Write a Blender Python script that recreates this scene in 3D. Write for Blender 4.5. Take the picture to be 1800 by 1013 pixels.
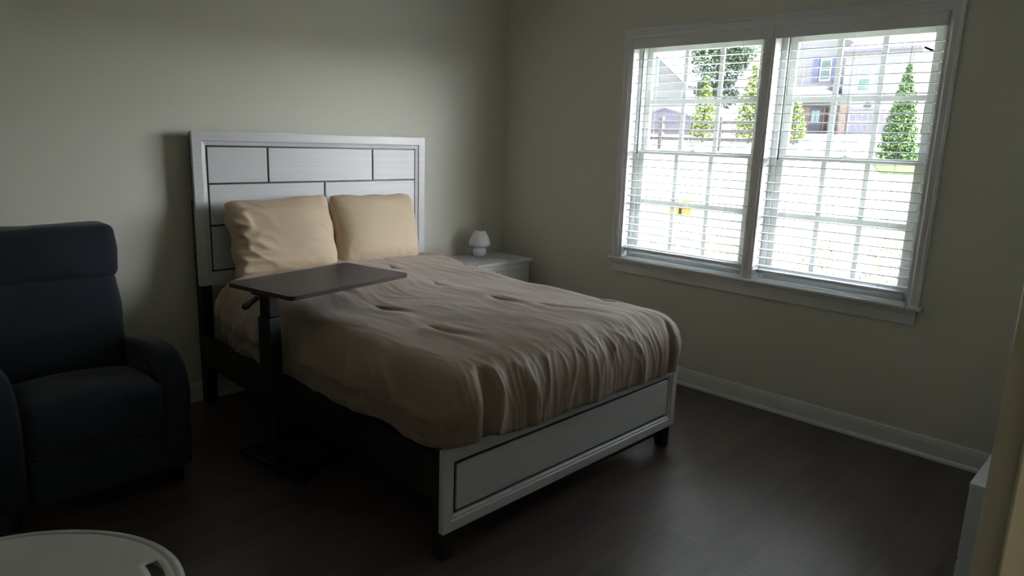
import bpy, bmesh, math, random
import numpy as np
from mathutils import Vector, Matrix, noise
random.seed(7)
for o in list(bpy.data.objects): bpy.data.objects.remove(o)
scene = bpy.context.scene
COL = scene.collection
PI = math.pi

# ------------------------------------------------------------------ camera
cam_d = bpy.data.cameras.new('camera'); cam = bpy.data.objects.new('camera', cam_d); COL.objects.link(cam)
cam_d.sensor_fit = 'HORIZONTAL'; cam_d.sensor_width = 36.0; cam_d.lens = 24.598
cam_d.clip_start = 0.02; cam_d.clip_end = 400
fwd = Vector((0.70187946, 0.68133783, -0.20771128)); rgt = Vector((0.70108718, -0.71233775, 0.0324298)); upv = Vector((0.12586493, 0.16838553, 0.97765246))
m = Matrix.Identity(4)
for i in range(3): m[i][0] = rgt[i]; m[i][1] = upv[i]; m[i][2] = -fwd[i]
m[0][3], m[1][3], m[2][3] = -4.08344, -4.10132, 1.59581
cam.matrix_world = m
scene.camera = cam

# ------------------------------------------------------------------ world, sun, exposure
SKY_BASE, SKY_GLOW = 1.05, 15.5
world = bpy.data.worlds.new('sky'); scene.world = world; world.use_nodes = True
wn = world.node_tree; wn.nodes.clear()
wo = wn.nodes.new('ShaderNodeOutputWorld'); wb = wn.nodes.new('ShaderNodeBackground'); wr = wn.nodes.new('ShaderNodeValToRGB')
wt = wn.nodes.new('ShaderNodeTexCoord'); ws = wn.nodes.new('ShaderNodeSeparateXYZ')
wn.links.new(wt.outputs['Generated'], ws.inputs[0]); wn.links.new(ws.outputs['Z'], wr.inputs[0])
# glow lobe added low in the unseen sky to brighten the back wall
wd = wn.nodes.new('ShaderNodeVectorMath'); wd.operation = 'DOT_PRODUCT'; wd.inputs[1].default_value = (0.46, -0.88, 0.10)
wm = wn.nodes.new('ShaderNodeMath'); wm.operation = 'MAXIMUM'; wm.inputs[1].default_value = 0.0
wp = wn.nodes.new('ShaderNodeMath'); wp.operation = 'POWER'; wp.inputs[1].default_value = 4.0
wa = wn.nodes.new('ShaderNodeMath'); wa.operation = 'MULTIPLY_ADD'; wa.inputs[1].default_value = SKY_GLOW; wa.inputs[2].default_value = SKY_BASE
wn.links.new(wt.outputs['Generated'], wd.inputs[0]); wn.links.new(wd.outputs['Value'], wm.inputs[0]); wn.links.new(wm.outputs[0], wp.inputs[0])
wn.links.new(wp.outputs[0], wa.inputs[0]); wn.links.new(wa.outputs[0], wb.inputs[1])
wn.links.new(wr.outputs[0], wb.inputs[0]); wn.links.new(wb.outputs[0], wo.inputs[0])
wr.color_ramp.elements[0].color = (0.94, 0.93, 1.0, 1); wr.color_ramp.elements[0].position = 0.05
wr.color_ramp.elements[1].color = (0.66, 0.76, 1.0, 1); wr.color_ramp.elements[1].position = 0.8
sun_d = bpy.data.lights.new('sun', 'SUN'); sun = bpy.data.objects.new('sun', sun_d); COL.objects.link(sun)
sun_d.energy = 11.0; sun_d.angle = 0.01; sun_d.color = (1.0, 0.96, 0.88)
sun.rotation_euler = Vector((0.05, 0.45, -1.0)).to_track_quat('-Z', 'Y').to_euler()
sun.location = (2, -6, 12)
por_d = bpy.data.lights.new('window_portal', 'AREA'); por = bpy.data.objects.new('window_portal', por_d); COL.objects.link(por)
por_d.shape = 'RECTANGLE'; por_d.size = 1.5; por_d.size_y = 1.9; por_d.cycles.is_portal = True
por.location = (0.17, -2.137, 1.54); por.rotation_euler = (0, PI / 2, 0)
hall_d = bpy.data.lights.new('hall_lamp', 'AREA'); hall = bpy.data.objects.new('hall_lamp', hall_d); COL.objects.link(hall)
hall_d.shape = 'DISK'; hall_d.size = 0.3; hall_d.energy = 2.6; hall_d.color = (1.0, 0.88, 0.62)
hall.location = (-4.1, -4.9, 2.68)
scene.view_settings.view_transform = 'Standard'
scene.view_settings.look = 'None'
scene.view_settings.exposure = 1.82
scene.view_settings.gamma = 1.0
scene.view_settings.use_curve_mapping = False

# ------------------------------------------------------------------ materials
def mat(name, col, rough=0.6, spec=0.5, bump=None, bdist=0.002, var=None, sheen=0, metal=0, coat=0, stretch=(1, 1, 1), scale=20, wear=0.0, detail=4):
    """principled material; noise varies colour (var) and drives bump"""
    M = bpy.data.materials.new(name); M.use_nodes = True; nt = M.node_tree; b = nt.nodes['Principled BSDF']
    b.inputs['Base Color'].default_value = (*col, 1); b.inputs['Roughness'].default_value = rough
    b.inputs['Specular IOR Level'].default_value = spec; b.inputs['Metallic'].default_value = metal
    if sheen: b.inputs['Sheen Weight'].default_value = sheen; b.inputs['Sheen Roughness'].default_value = 0.4
    if coat: b.inputs['Coat Weight'].default_value = coat
    tc = nt.nodes.new('ShaderNodeTexCoord'); mp = nt.nodes.new('ShaderNodeMapping'); mp.inputs['Scale'].default_value = stretch
    nz = nt.nodes.new('ShaderNodeTexNoise'); nz.inputs['Scale'].default_value = scale; nz.inputs['Detail'].default_value = detail
    nt.links.new(tc.outputs['Object'], mp.inputs[0]); nt.links.new(mp.outputs[0], nz.inputs['Vector'])
    if var:
        r = nt.nodes.new('ShaderNodeValToRGB'); r.color_ramp.elements[0].position = 0.3; r.color_ramp.elements[1].position = 0.7
        r.color_ramp.elements[0].color = (*col, 1); r.color_ramp.elements[1].color = (*var, 1)
        nt.links.new(nz.outputs['Fac'], r.inputs[0]); nt.links.new(r.outputs[0], b.inputs['Base Color'])
    if bump:
        bp = nt.nodes.new('ShaderNodeBump'); bp.inputs['Strength'].default_value = bump; bp.inputs['Distance'].default_value = bdist
        nt.links.new(nz.outputs['Fac'], bp.inputs['Height']); nt.links.new(bp.outputs[0], b.inputs['Normal'])
    return M

WALL = mat('wall_paint', (0.73, 0.715, 0.62), 0.75, 0.3, bump=0.08, bdist=0.001, scale=260)
CEIL = mat('ceiling_paint', (0.88, 0.87, 0.84), 0.9, 0.2, bump=0.1, scale=200)
TRIM = mat('white_trim_paint', (0.78, 0.79, 0.78), 0.35, 0.5, bump=0.03, scale=60)
VINYL = mat('white_vinyl', (0.62, 0.64, 0.60), 0.35, 0.5, bump=0.02, scale=40)
SLAT = mat('blind_slat_white', (0.74, 0.75, 0.76), 0.4, 0.5, bump=0.03, scale=80, stretch=(1, .1, 1))
CORD = mat('cord_white', (0.75, 0.75, 0.72), 0.8)
WAND = mat('wand_grey', (0.25, 0.27, 0.24), 0.35, 0.5)
WHITEWOOD = mat('white_grained_laminate', (0.60, 0.605, 0.615), 0.32, 0.55, bump=0.5, bdist=0.0011, scale=5, stretch=(0.25, 6, 36), var=(0.70, 0.705, 0.715), detail=6)
BLACKWOOD = mat('black_stained_wood', (0.012, 0.011, 0.011), 0.42, 0.4, bump=0.1, scale=12, stretch=(1, 1, 8), var=(0.02, 0.018, 0.017))
GROOVE = mat('dark_inlay', (0.02, 0.019, 0.019), 0.35, 0.5, bump=0.05)
TAN = mat('tan_sateen', (0.34, 0.258, 0.192), 0.55, 0.35, sheen=0.25, bump=0.25, bdist=0.002, scale=26, stretch=(1.6, 0.7, 1), detail=3)
TANHEM = mat('tan_sateen_hem', (0.37, 0.26, 0.19), 0.6, 0.3, sheen=0.2, bump=0.3, scale=40)
BEIGE = mat('beige_pillowcase', (0.56, 0.44, 0.30), 0.62, 0.3, sheen=0.2, bump=0.2, bdist=0.002, scale=22, detail=3)
MATTR = mat('white_mattress_ticking', (0.75, 0.73, 0.68), 0.8, bump=0.3, scale=60)
TABLETOP = mat('walnut_laminate', (0.045, 0.031, 0.028), 0.42, 0.4, bump=0.08, scale=8, stretch=(1, 12, 1), var=(0.06, 0.042, 0.038))
TABEDGE = mat('walnut_edge_band', (0.05, 0.03, 0.024), 0.45, 0.4, bump=0.05)
BLACKMETAL = mat('black_powder_coat', (0.008, 0.008, 0.009), 0.5, 0.4, bump=0.1, scale=300)
NAVY = mat('charcoal_blue_weave', (0.017, 0.022, 0.031), 0.9, 0.25, sheen=0.15, bump=0.5, bdist=0.002, scale=350, var=(0.026, 0.033, 0.043), detail=2)
WHITEPLASTIC = mat('white_plastic', (0.62, 0.64, 0.62), 0.25, 0.5, bump=0.02, scale=30)
NSWHITE = mat('white_nightstand_lacquer', (0.74, 0.75, 0.75), 0.3, 0.5, bump=0.25, bdist=0.001, scale=9, stretch=(0.35, 6, 30))
LAMPG = mat('milky_ribbed_glass', (0.90, 0.88, 0.91), 0.14, 0.7, bump=0.02, scale=30)
DRESS = mat('white_dresser_lacquer', (0.72, 0.76, 0.80), 0.18, 0.6, bump=0.03, scale=30)
JAMB = mat('warm_lit_white_door_trim', (0.66, 0.63, 0.52), 0.45, 0.4, bump=0.03, scale=60)  # white trim, with the warm hall light put into its base colour
METAL = mat('brushed_nickel', (0.55, 0.55, 0.55), 0.3, 0.5, metal=1.0, bump=0.02)

def floor_mat():
    M = bpy.data.materials.new('dark_plank_floor'); M.use_nodes = True; nt = M.node_tree; b = nt.nodes['Principled BSDF']; L = nt.links.new
    tc = nt.nodes.new('ShaderNodeTexCoord'); br = nt.nodes.new('ShaderNodeTexBrick')
    br.inputs['Scale'].default_value = 1.0; br.inputs['Brick Width'].default_value = 1.22; br.inputs['Row Height'].default_value = 0.18
    br.inputs['Mortar Size'].default_value = 0.0016; br.offset = 0.37
    br.inputs['Color1'].default_value = (0.2, 0.2, 0.2, 1); br.inputs['Color2'].default_value = (0.8, 0.8, 0.8, 1); br.inputs['Mortar'].default_value = (0, 0, 0, 1)
    L(tc.outputs['Object'], br.inputs['Vector'])
    mp = nt.nodes.new('ShaderNodeMapping'); mp.inputs['Scale'].default_value = (1.5, 26, 1); L(tc.outputs['Object'], mp.inputs[0])
    nz = nt.nodes.new('ShaderNodeTexNoise'); nz.inputs['Scale'].default_value = 3.2; nz.inputs['Detail'].default_value = 7; nz.inputs['Roughness'].default_value = 0.6
    L(mp.outputs[0], nz.inputs['Vector'])
    mp2 = nt.nodes.new('ShaderNodeMapping'); mp2.inputs['Scale'].default_value = (1.2, 5, 1); L(tc.outputs['Object'], mp2.inputs[0])
    nz2 = nt.nodes.new('ShaderNodeTexNoise'); nz2.inputs['Scale'].default_value = 2.3; nz2.inputs['Detail'].default_value = 5; L(mp2.outputs[0], nz2.inputs['Vector'])
    mx = nt.nodes.new('ShaderNodeMix'); mx.data_type = 'RGBA'; mx.inputs[0].default_value = 0.35
    L(nz.outputs['Fac'], mx.inputs[6]); L(br.outputs['Color'], mx.inputs[7])
    mx2 = nt.nodes.new('ShaderNodeMix'); mx2.data_type = 'RGBA'; mx2.inputs[0].default_value = 0.35
    L(mx.outputs[2], mx2.inputs[6]); L(nz2.outputs['Fac'], mx2.inputs[7])
    r = nt.nodes.new('ShaderNodeValToRGB'); r.color_ramp.elements[0].position = 0.25; r.color_ramp.elements[1].position = 0.75
    b.inputs['Specular IOR Level'].default_value = 0.75
    r.color_ramp.elements[0].color = (0.024, 0.018, 0.017, 1); r.color_ramp.elements[1].color = (0.15, 0.112, 0.10, 1)
    L(mx2.outputs[2], r.inputs[0]); L(r.outputs[0], b.inputs['Base Color'])
    mr = nt.nodes.new('ShaderNodeMapRange'); mr.inputs['To Min'].default_value = 0.2; mr.inputs['To Max'].default_value = 0.5
    L(nz.outputs['Fac'], mr.inputs[0]); L(mr.outputs[0], b.inputs['Roughness'])
    bp = nt.nodes.new('ShaderNodeBump'); bp.inputs['Strength'].default_value = 0.6; bp.inputs['Distance'].default_value = 0.0015
    L(nz.outputs['Fac'], bp.inputs['Height'])
    bp2 = nt.nodes.new('ShaderNodeBump'); bp2.inputs['Strength'].default_value = 0.5; bp2.inputs['Distance'].default_value = 0.001; bp2.invert = True
    L(br.outputs['Fac'], bp2.inputs['Height']); L(bp.outputs[0], bp2.inputs['Normal']); L(bp2.outputs[0], b.inputs['Normal'])
    return M
FLOOR = floor_mat()

def glass_mat():
    M = bpy.data.materials.new('window_glass'); M.use_nodes = True; nt = M.node_tree; nt.nodes.clear()
    o = nt.nodes.new('ShaderNodeOutputMaterial'); t = nt.nodes.new('ShaderNodeBsdfTransparent'); g = nt.nodes.new('ShaderNodeBsdfGlossy')
    t.inputs[0].default_value = (0.96, 0.98, 0.965, 1); g.inputs['Roughness'].default_value = 0.01
    lw = nt.nodes.new('ShaderNodeLayerWeight'); lw.inputs[0].default_value = 0.5
    pw = nt.nodes.new('ShaderNodeMath'); pw.operation = 'POWER'; pw.inputs[1].default_value = 5.0; nt.links.new(lw.outputs['Facing'], pw.inputs[0])
    f = nt.nodes.new('ShaderNodeMath'); f.operation = 'MULTIPLY_ADD'; f.inputs[1].default_value = 0.5; f.inputs[2].default_value = 0.035; nt.links.new(pw.outputs[0], f.inputs[0])
    mx = nt.nodes.new('ShaderNodeMixShader'); nt.links.new(f.outputs[0], mx.inputs[0]); nt.links.new(t.outputs[0], mx.inputs[1]); nt.links.new(g.outputs[0], mx.inputs[2])
    nt.links.new(mx.outputs[0], o.inputs[0]); return M
GLASS = glass_mat()

# ------------------------------------------------------------------ mesh helpers
def obj(name, bm, material, parent=None, smooth=False, bevel=0.0, seg=2):
    me = bpy.data.meshes.new(name); bmesh.ops.recalc_face_normals(bm, faces=bm.faces[:]); bm.to_mesh(me); bm.free()
    o = bpy.data.objects.new(name, me); COL.objects.link(o); me.materials.append(material)
    if smooth:
        for p in me.polygons: p.use_smooth = True
    if bevel:
        b = o.modifiers.new('bevel', 'BEVEL'); b.width = bevel; b.segments = seg; b.limit_method = 'ANGLE'; b.angle_limit = 0.6
        for p in me.polygons: p.use_smooth = True
        w = o.modifiers.new('wn', 'WEIGHTED_NORMAL'); w.keep_sharp = True
    if parent: o.parent = parent
    return o
def tag(o, label=None, cat=None, group=None, kind=None):
    if label: o['label'] = label
    if cat: o['category'] = cat
    if group: o['group'] = group
    if kind: o['kind'] = kind
    return o
def empty(name, label=None, cat=None, group=None, kind=None, loc=(0, 0, 0), rz=0):
    o = bpy.data.objects.new(name, None); COL.objects.link(o); o.location = loc; o.rotation_euler = (0, 0, rz); o.empty_display_size = 0.05
    return tag(o, label, cat, group, kind)
def box(bm, x0, x1, y0, y1, z0, z1):
    v = [bm.verts.new(p) for p in ((x0, y0, z0), (x1, y0, z0), (x1, y1, z0), (x0, y1, z0), (x0, y0, z1), (x1, y0, z1), (x1, y1, z1), (x0, y1, z1))]
    for f in ((0, 3, 2, 1), (4, 5, 6, 7), (0, 1, 5, 4), (1, 2, 6, 5), (2, 3, 7, 6), (3, 0, 4, 7)): bm.faces.new([v[i] for i in f])
    return v
def B(*boxes):
    bm = bmesh.new()
    for b in boxes: box(bm, *b)
    return bm
def prism(bm, pts, fn0, fn1):
    """extrude a closed 2D outline between two placements (functions 2D->3D)"""
    a = [bm.verts.new(fn0(p)) for p in pts]; b = [bm.verts.new(fn1(p)) for p in pts]; n = len(pts)
    bm.faces.new(a[::-1]); bm.faces.new(b)
    for i in range(n): bm.faces.new((a[i], a[(i + 1) % n], b[(i + 1) % n], b[i]))
def frame_profile(bm, x0, x1, z0, z1, prof, yf):
    """mitred rectangular frame in the xz plane; prof = [(inset, y), ...] closed loop"""
    rings = []
    for d, y in prof:
        rings.append([bm.verts.new(p) for p in ((x0 + d, yf + y, z0 + d), (x1 - d, yf + y, z0 + d), (x1 - d, yf + y, z1 - d), (x0 + d, yf + y, z1 - d))])
    n = len(rings)
    for i in range(n):
        a, b = rings[i], rings[(i + 1) % n]
        for k in range(4): bm.faces.new((a[k], a[(k + 1) % 4], b[(k + 1) % 4], b[k]))
def tube(bm, pts, r, seg=8):
    prev = None; pts = [Vector(p) for p in pts]
    for i, p in enumerate(pts):
        d = (pts[min(i + 1, len(pts) - 1)] - pts[max(i - 1, 0)]).normalized()
        u = d.cross(Vector((0, 0, 1)) if abs(d.z) < 0.95 else Vector((1, 0, 0))).normalized(); w = d.cross(u)
        ri = r[i] if isinstance(r, (list, tuple)) else r
        ring = [bm.verts.new(p + (u * math.cos(2 * PI * k / seg) + w * math.sin(2 * PI * k / seg)) * ri) for k in range(seg)]
        if prev:
            for k in range(seg): bm.faces.new((prev[k], prev[(k + 1) % seg], ring[(k + 1) % seg], ring[k]))
        else: bm.faces.new(ring[::-1])
        prev = ring
    bm.faces.new(prev)
def lathe(bm, prof, c=(0, 0, 0), seg=32, fn=None):
    rings = []
    for i, (r, z) in enumerate(prof):
        ring = []
        for k in range(seg):
            a = 2 * PI * k / seg; rr = r * (fn(a, i, len(prof)) if fn else 1)
            ring.append(bm.verts.new((c[0] + rr * math.cos(a), c[1] + rr * math.sin(a), c[2] + z)))
        rings.append(ring)
    for a, b in zip(rings, rings[1:]):
        for k in range(seg): bm.faces.new((a[k], a[(k + 1) % seg], b[(k + 1) % seg], b[k]))
    bm.faces.new(rings[0][::-1]); bm.faces.new(rings[-1])
def rbox(bm, c, half, r=0.04, n=(14, 10, 14), bulge=(0, 0, 0), warp=None, wr=0.0, seed=0.0):
    """rounded, bulging cushion box"""
    cx, cy, cz = c; hx, hy, hz = half; cache = {}
    def dist(k, n_):
        t = -1 + 2 * k / n_; return math.copysign(1 - (1 - abs(t)) ** 1.35, t)
    def vert(i, j, k):
        key = (i, j, k)
        if key in cache: return cache[key]
        u, v, w = dist(i, n[0]), dist(j, n[1]), dist(k, n[2])
        p = Vector((u * hx, v * hy, w * hz)); q = Vector((max(-hx + r, min(hx - r, p.x)), max(-hy + r, min(hy - r, p.y)), max(-hz + r, min(hz - r, p.z))))
        d = p - q
        if d.length > 1e-9: p = q + d.normalized() * r
        p.x += bulge[0] * u * (1 - v * v) * (1 - w * w); p.y += bulge[1] * v * (1 - u * u) * (1 - w * w); p.z += bulge[2] * w * (1 - u * u) * (1 - v * v)
        p += Vector(c)
        if wr:
            p += noise.noise_vector(Vector((p.x * 5 + seed, p.y * 5, p.z * 7))) * wr + noise.noise_vector(Vector((p.x * 13 + seed, p.y * 13, p.z * 17))) * wr * 0.35
        if warp: p = Vector(warp(p))
        cache[key] = bm.verts.new(p); return cache[key]
    for ax in range(3):
        A, Bx = [a for a in range(3) if a != ax]
        for side in (0, n[ax]):
            for i in range(n[A]):
                for j in range(n[Bx]):
                    idx = []
                    for di, dj in ((0, 0), (1, 0), (1, 1), (0, 1)):
                        k = [0, 0, 0]; k[ax] = side; k[A] = i + di; k[Bx] = j + dj; idx.append(vert(*k))
                    try: bm.faces.new(idx)
                    except ValueError: pass

# ------------------------------------------------------------------ room shell
XL, YF, H = -5.2, -4.06, 2.74        # left wall plane, front (door) wall plane, ceiling height
def struct(name, bm, m_, **k): return tag(obj(name, bm, m_, **k), kind='structure')
struct('floor', B((XL - .15, 0.15, -6.0, 0.15, -0.1, 0.0)), FLOOR)
struct('ceiling', B((XL - .15, 0.15, -6.0, 0.15, H, H + .1)), CEIL)
struct('wall_back', B((XL - .15, 0.15, 0.0, 0.15, 0, H)), WALL)
WY0, WY1, WZ0, WZ1 = -3.078, -1.197, 0.785, 2.285
struct('wall_right', B((0, .15, -6.0, WY0, 0, H), (0, .15, WY1, 0, 0, H), (0, .15, WY0, WY1, 0, WZ0), (0, .15, WY0, WY1, WZ1, H)), WALL)
struct('wall_left', B((XL - .15, XL, -6.0, 0, 0, H)), WALL)
DX0, DX1, DZ = -4.50, -3.655, 2.06
struct('wall_front', B((XL, DX0, YF - .12, YF, 0, H), (DX1, 0, YF - .12, YF, 0, H), (DX0, DX1, YF - .12, YF, DZ, H)), WALL)
struct('wall_hall', B((XL - .15, 0.15, -6.1, -6.0, 0, H)), WALL)
# door casing, jamb and stop of the doorway the camera looks through
def casing_bm():
    bm = bmesh.new()
    for x0, x1 in ((DX0 - .06, DX0), (DX1, DX1 + .06)):
        box(bm, x0, x1, YF, YF + .016, 0, DZ + .06)
    box(bm, DX0, DX1, YF, YF + .016, DZ, DZ + .06)
    return bm
struct('trim_1', casing_bm(), JAMB, bevel=0.004)
struct('trim_2', B((DX1 - .016, DX1 + .0, YF - .12, YF + .002, 0, DZ), (DX0, DX0 + .016, YF - .12, YF + .002, 0, DZ), (DX0, DX1, YF - .12, YF + .002, DZ - .016, DZ),
                   (DX1 - .028, DX1 - .014, YF - .09, YF - .03, 0, DZ - .01)), JAMB, bevel=0.002)
# baseboards: profile with a stepped cap and a shoe moulding
BBP = [(0, 0), (0.024, 0), (0.024, 0.012), (0.018, 0.02), (0.013, 0.024), (0.013, 0.088), (0.010, 0.094), (0.010, 0.104), (0.005, 0.114), (0, 0.116)]
bm = bmesh.new(); prism(bm, BBP, lambda p: (XL, -p[0], p[1]), lambda p: (0, -p[0], p[1])); struct('baseboard_back', bm, TRIM)
bm = bmesh.new(); prism(bm, BBP, lambda p: (-p[0], 0, p[1]), lambda p: (-p[0], YF, p[1])); struct('baseboard_right', bm, TRIM)
bm = bmesh.new(); prism(bm, BBP, lambda p: (XL + p[0], 0, p[1]), lambda p: (XL + p[0], YF, p[1])); struct('baseboard_left', bm, TRIM)
bm = bmesh.new(); prism(bm, BBP, lambda p: (DX1 + .06, YF + p[0], p[1]), lambda p: (0, YF + p[0], p[1])); struct('baseboard_front', bm, TRIM)

# ------------------------------------------------------------------ windows
CW = .058
def window_casing():
    bm = bmesh.new(); y0, y1, z0, z1 = WY0 - CW, WY1 + CW, .80, WZ1 + CW
    P = [(0, 0), (0, -.018), (.012, -.018), (.018, -.013), (.044, -.013), (.05, -.008), (CW, -.006), (CW, 0)]   # (from outer edge, x)
    path = [(y1, z0, 0, -1), (y1, z1, -1, -1), (y0, z1, -1, 1), (y0, z0, 0, 1)]
    rings = []
    for (y, z, dz, dy) in path: rings.append([bm.verts.new((x, y + dy * d, z + dz * d)) for d, x in P])
    for a, b in zip(rings, rings[1:]):
        for k in range(len(P)): bm.faces.new((a[k], a[(k + 1) % len(P)], b[(k + 1) % len(P)], b[k]))
    bm.faces.new(rings[0]); bm.faces.new(rings[-1])
    return bm
struct('trim_3', window_casing(), TRIM)
struct('trim_4', B((-.052, .11, WY0, WY1, .782, .802), (-.052, 0, WY0 - CW - .02, WY0, .782, .802), (-.052, 0, WY1, WY1 + CW + .02, .782, .802)), TRIM, bevel=.006)
struct('trim_5', B((-.016, 0, WY0 - CW + .008, WY1 + CW - .005, .697, .782), (-.022, 0, WY0 - CW + .008, WY1 + CW - .005, .757, .782)), TRIM, bevel=.003)
MY0, MY1 = -2.200, -2.128
struct('trim_6', B((-.012, .15, MY0, MY1, .802, WZ1), (-.018, 0, MY0 + .014, MY1 - .014, .802, WZ1)), TRIM, bevel=.003)
struct('trim_7', B((0, .15, WY1 - .012, WY1, .802, WZ1), (0, .15, WY0, WY0 + .012, .802, WZ1), (0, .15, WY0, WY1, WZ1 - .012, WZ1)), TRIM)
def make_window(name, ya, yb):
    """double hung window between ya<yb, in the wall depth x .08...15"""
    root = empty(name, kind='structure', loc=(.11, (ya + yb) / 2, .80))
    def loc(o): o.location = (-.11, -(ya + yb) / 2, -.80); return o
    f = .036; z0, z1 = .802, WZ1 - .012; zm = 1.54
    loc(obj('window_frame', B((.075, .15, ya, ya + f, z0, z1), (.075, .15, yb - f, yb, z0, z1), (.075, .15, ya + f, yb - f, z1 - f, z1), (.075, .15, ya + f, yb - f, z0, z0 + .03)), VINYL, root, bevel=.003))
    s = .042; a, b = ya + f, yb - f
    def sash(nm, x0, x1, za, zb, sb, st):
        loc(o := obj(nm, B((x0, x1, a, a + s, za, zb), (x0, x1, b - s, b, za, zb), (x0, x1, a + s, b - s, zb - st, zb), (x0, x1, a + s, b - s, za, za + sb)), VINYL, root, bevel=.003))
        ga, gb, gz0, gz1 = a + s, b - s, za + sb, zb - st; xm = (x0 + x1) / 2; bm = bmesh.new(); w = .0145
        for k in (1, 2): yy = ga + (gb - ga) * k / 3; box(bm, xm - .006, xm + .006, yy - w, yy + w, gz0, gz1)
        zz = (gz0 + gz1) / 2; box(bm, xm - .0055, xm + .0055, ga, gb, zz - w, zz + w)
        q = obj('muntins', bm, VINYL, o)
        q = obj('pane', B((xm - .002, xm + .002, ga, gb, gz0, gz1)), GLASS, o)
    sash('upper_sash', .118, .146, zm - .015, z1 - f, .03, .035)
    sash('lower_sash', .088, .116, z0 + .03, zm + .017, .045, .03)
    loc(obj('sash_lock', B((.072, .088, (a + b) / 2 - .03, (a + b) / 2 + .03, zm + .012, zm + .02), (.074, .086, (a + b) / 2 - .012, (a + b) / 2 + .012, zm + .02, zm + .03)), VINYL, root, bevel=.002))
make_window('window_1', MY1, WY1 - .012)
make_window('window_2', WY0 + .012, MY0)

# ------------------------------------------------------------------ blinds
def make_blind(label, ya, yb, zb, zt, tilt=0.03):
    root = empty('window_blind', label, 'blind', 'white slatted blinds of the double window', loc=(.03, (ya + yb) / 2, WZ1 - .012))
    off = (-.03, -(ya + yb) / 2, -(WZ1 - .012))
    def P(o): o.location = off; return o
    bm = bmesh.new(); box(bm, -.020, -.010, ya - .004, yb + .004, 2.212, 2.274)
    box(bm, -.010, .012, ya - .004, ya + .006, 2.212, 2.274); box(bm, -.010, .012, yb - .006, yb + .004, 2.212, 2.274)
    P(obj('valance', bm, TRIM, root, bevel=.003))
    P(obj('headrail', B((.008, .062, ya + .006, yb - .006, 2.228, 2.272)), SLAT, root))
    bm = bmesh.new(); z = zt; pitch = .0505; xc = .037; hw = .025
    while z > zb + .03:
        n = 6; top = []; bot = []
        for y in (ya + .008, yb - .008):
            for t, L_ in ((.0017, top), (-.0017, bot)):
                L_.append([bm.verts.new((xc + hw * (2 * k / n - 1), y, z + t + .0022 * (1 - (2 * k / n - 1) ** 2) + tilt * hw * (2 * k / n - 1))) for k in range(n + 1)])
        for k in range(n):
            bm.faces.new((top[0][k], top[0][k + 1], top[1][k + 1], top[1][k])); bm.faces.new((bot[0][k], bot[1][k], bot[1][k + 1], bot[0][k + 1]))
        for e in (0, 1): bm.faces.new(bot[e] + top[e][::-1])
        for k in (0, n): bm.faces.new((top[0][k], top[1][k], bot[1][k], bot[0][k]))
        z -= pitch
    P(obj('slats', bm, SLAT, root))
    P(obj('bottom_rail', B((.011, .063, ya + .008, yb - .008, zb, zb + .020)), SLAT, root, bevel=.004))
    for fr in (.17, .5, .83):
        bm = bmesh.new(); y = ya + (yb - ya) * fr
        for x in (.0125, .0615): tube(bm, [(x, y, zb + .01), (x, y, 2.23)], .0009, 5)
        z = zt
        tube(bm, [(.037, y + .01, zb + .01), (.037, y + .01, 2.23)], .0008, 5)
        P(obj('ladder_cord', bm, CORD, root))
    bm = bmesh.new(); tube(bm, [(.002, yb - .075, 2.225), (-.003, yb - .077, 2.19), (-.004, yb - .078, 1.80), (-.004, yb - .078, 1.53)], [.002, .0042, .0042, .005], 8)
    P(obj('wand', bm, WAND, root, smooth=True))
    return root
make_blind('white slatted blind of the left window, the one nearer the room corner', MY1 + .004, WY1 - .016, .853, 2.148)
make_blind('white slatted blind of the right window, lowered to just above the sill', WY0 + .016, MY0 - .004, .842, 2.148)

# ------------------------------------------------------------------ bed
BX0, BX1 = -2.526, -.909; BC = (BX0 + BX1) / 2; YH = -.113; YFt = -2.267
bed = empty('bed', 'queen bed with white grained panel headboard and black stained posts', 'bed', loc=(BC, -1.2, 0))
def bp_(o, par=bed):
    if par is bed: o.location = (-BC, 1.2, 0)
    return o
# headboard: white frame (mitred stepped profile) over a dark backing, panels inset
prof = [(0, .0), (.050, 0), (.056, .007), (.072, .010), (.076, .010), (.076, .026), (0, .026)]
bm = bmesh.new(); frame_profile(bm, BX0, BX1, .716, 1.586, prof, YH)
hb = bp_(obj('headboard', bm, WHITEWOOD, bed))
bp2 = obj('backing', B((BX0 + .004, BX1 - .004, YH + .0262, YH + .05, .722, 1.580)), BLACKWOOD, hb)
obj('inlay', B((BX0 + .0765, BX1 - .0765, YH + .018, YH + .026, .7925, 1.5095)), GROOVE, hb)
gx0, gx1 = BX0 + .086, BX1 - .086; g = .006
rows = [(1.3005, 1.4995, [gx0, -2.085, -1.345, gx1]), (1.0635, 1.2895, [gx0, -1.709, gx1]), (.8025, 1.0525, [gx0, -2.085, -1.345, gx1])]
for z0, z1, xs in rows:
    for i in range(len(xs) - 1):
        a = xs[i] + (g if i else 0); b = xs[i + 1] - (g if i < len(xs) - 2 else 0)
        obj('panel', B((a, b, YH + .008, YH + .0182, z0, z1)), WHITEWOOD, hb, bevel=.0015)
for xa, xb in ((BX0 + .008, BX0 + .07), (BX1 - .07, BX1 - .008)):
    bp_(obj('headboard_leg', B((xa, xb, YH + .05, YH + .085, 0, 1.2), (xa, xb, YH + .01, YH + .0498, 0, .715)), BLACKWOOD, bed, bevel=.003))
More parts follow.
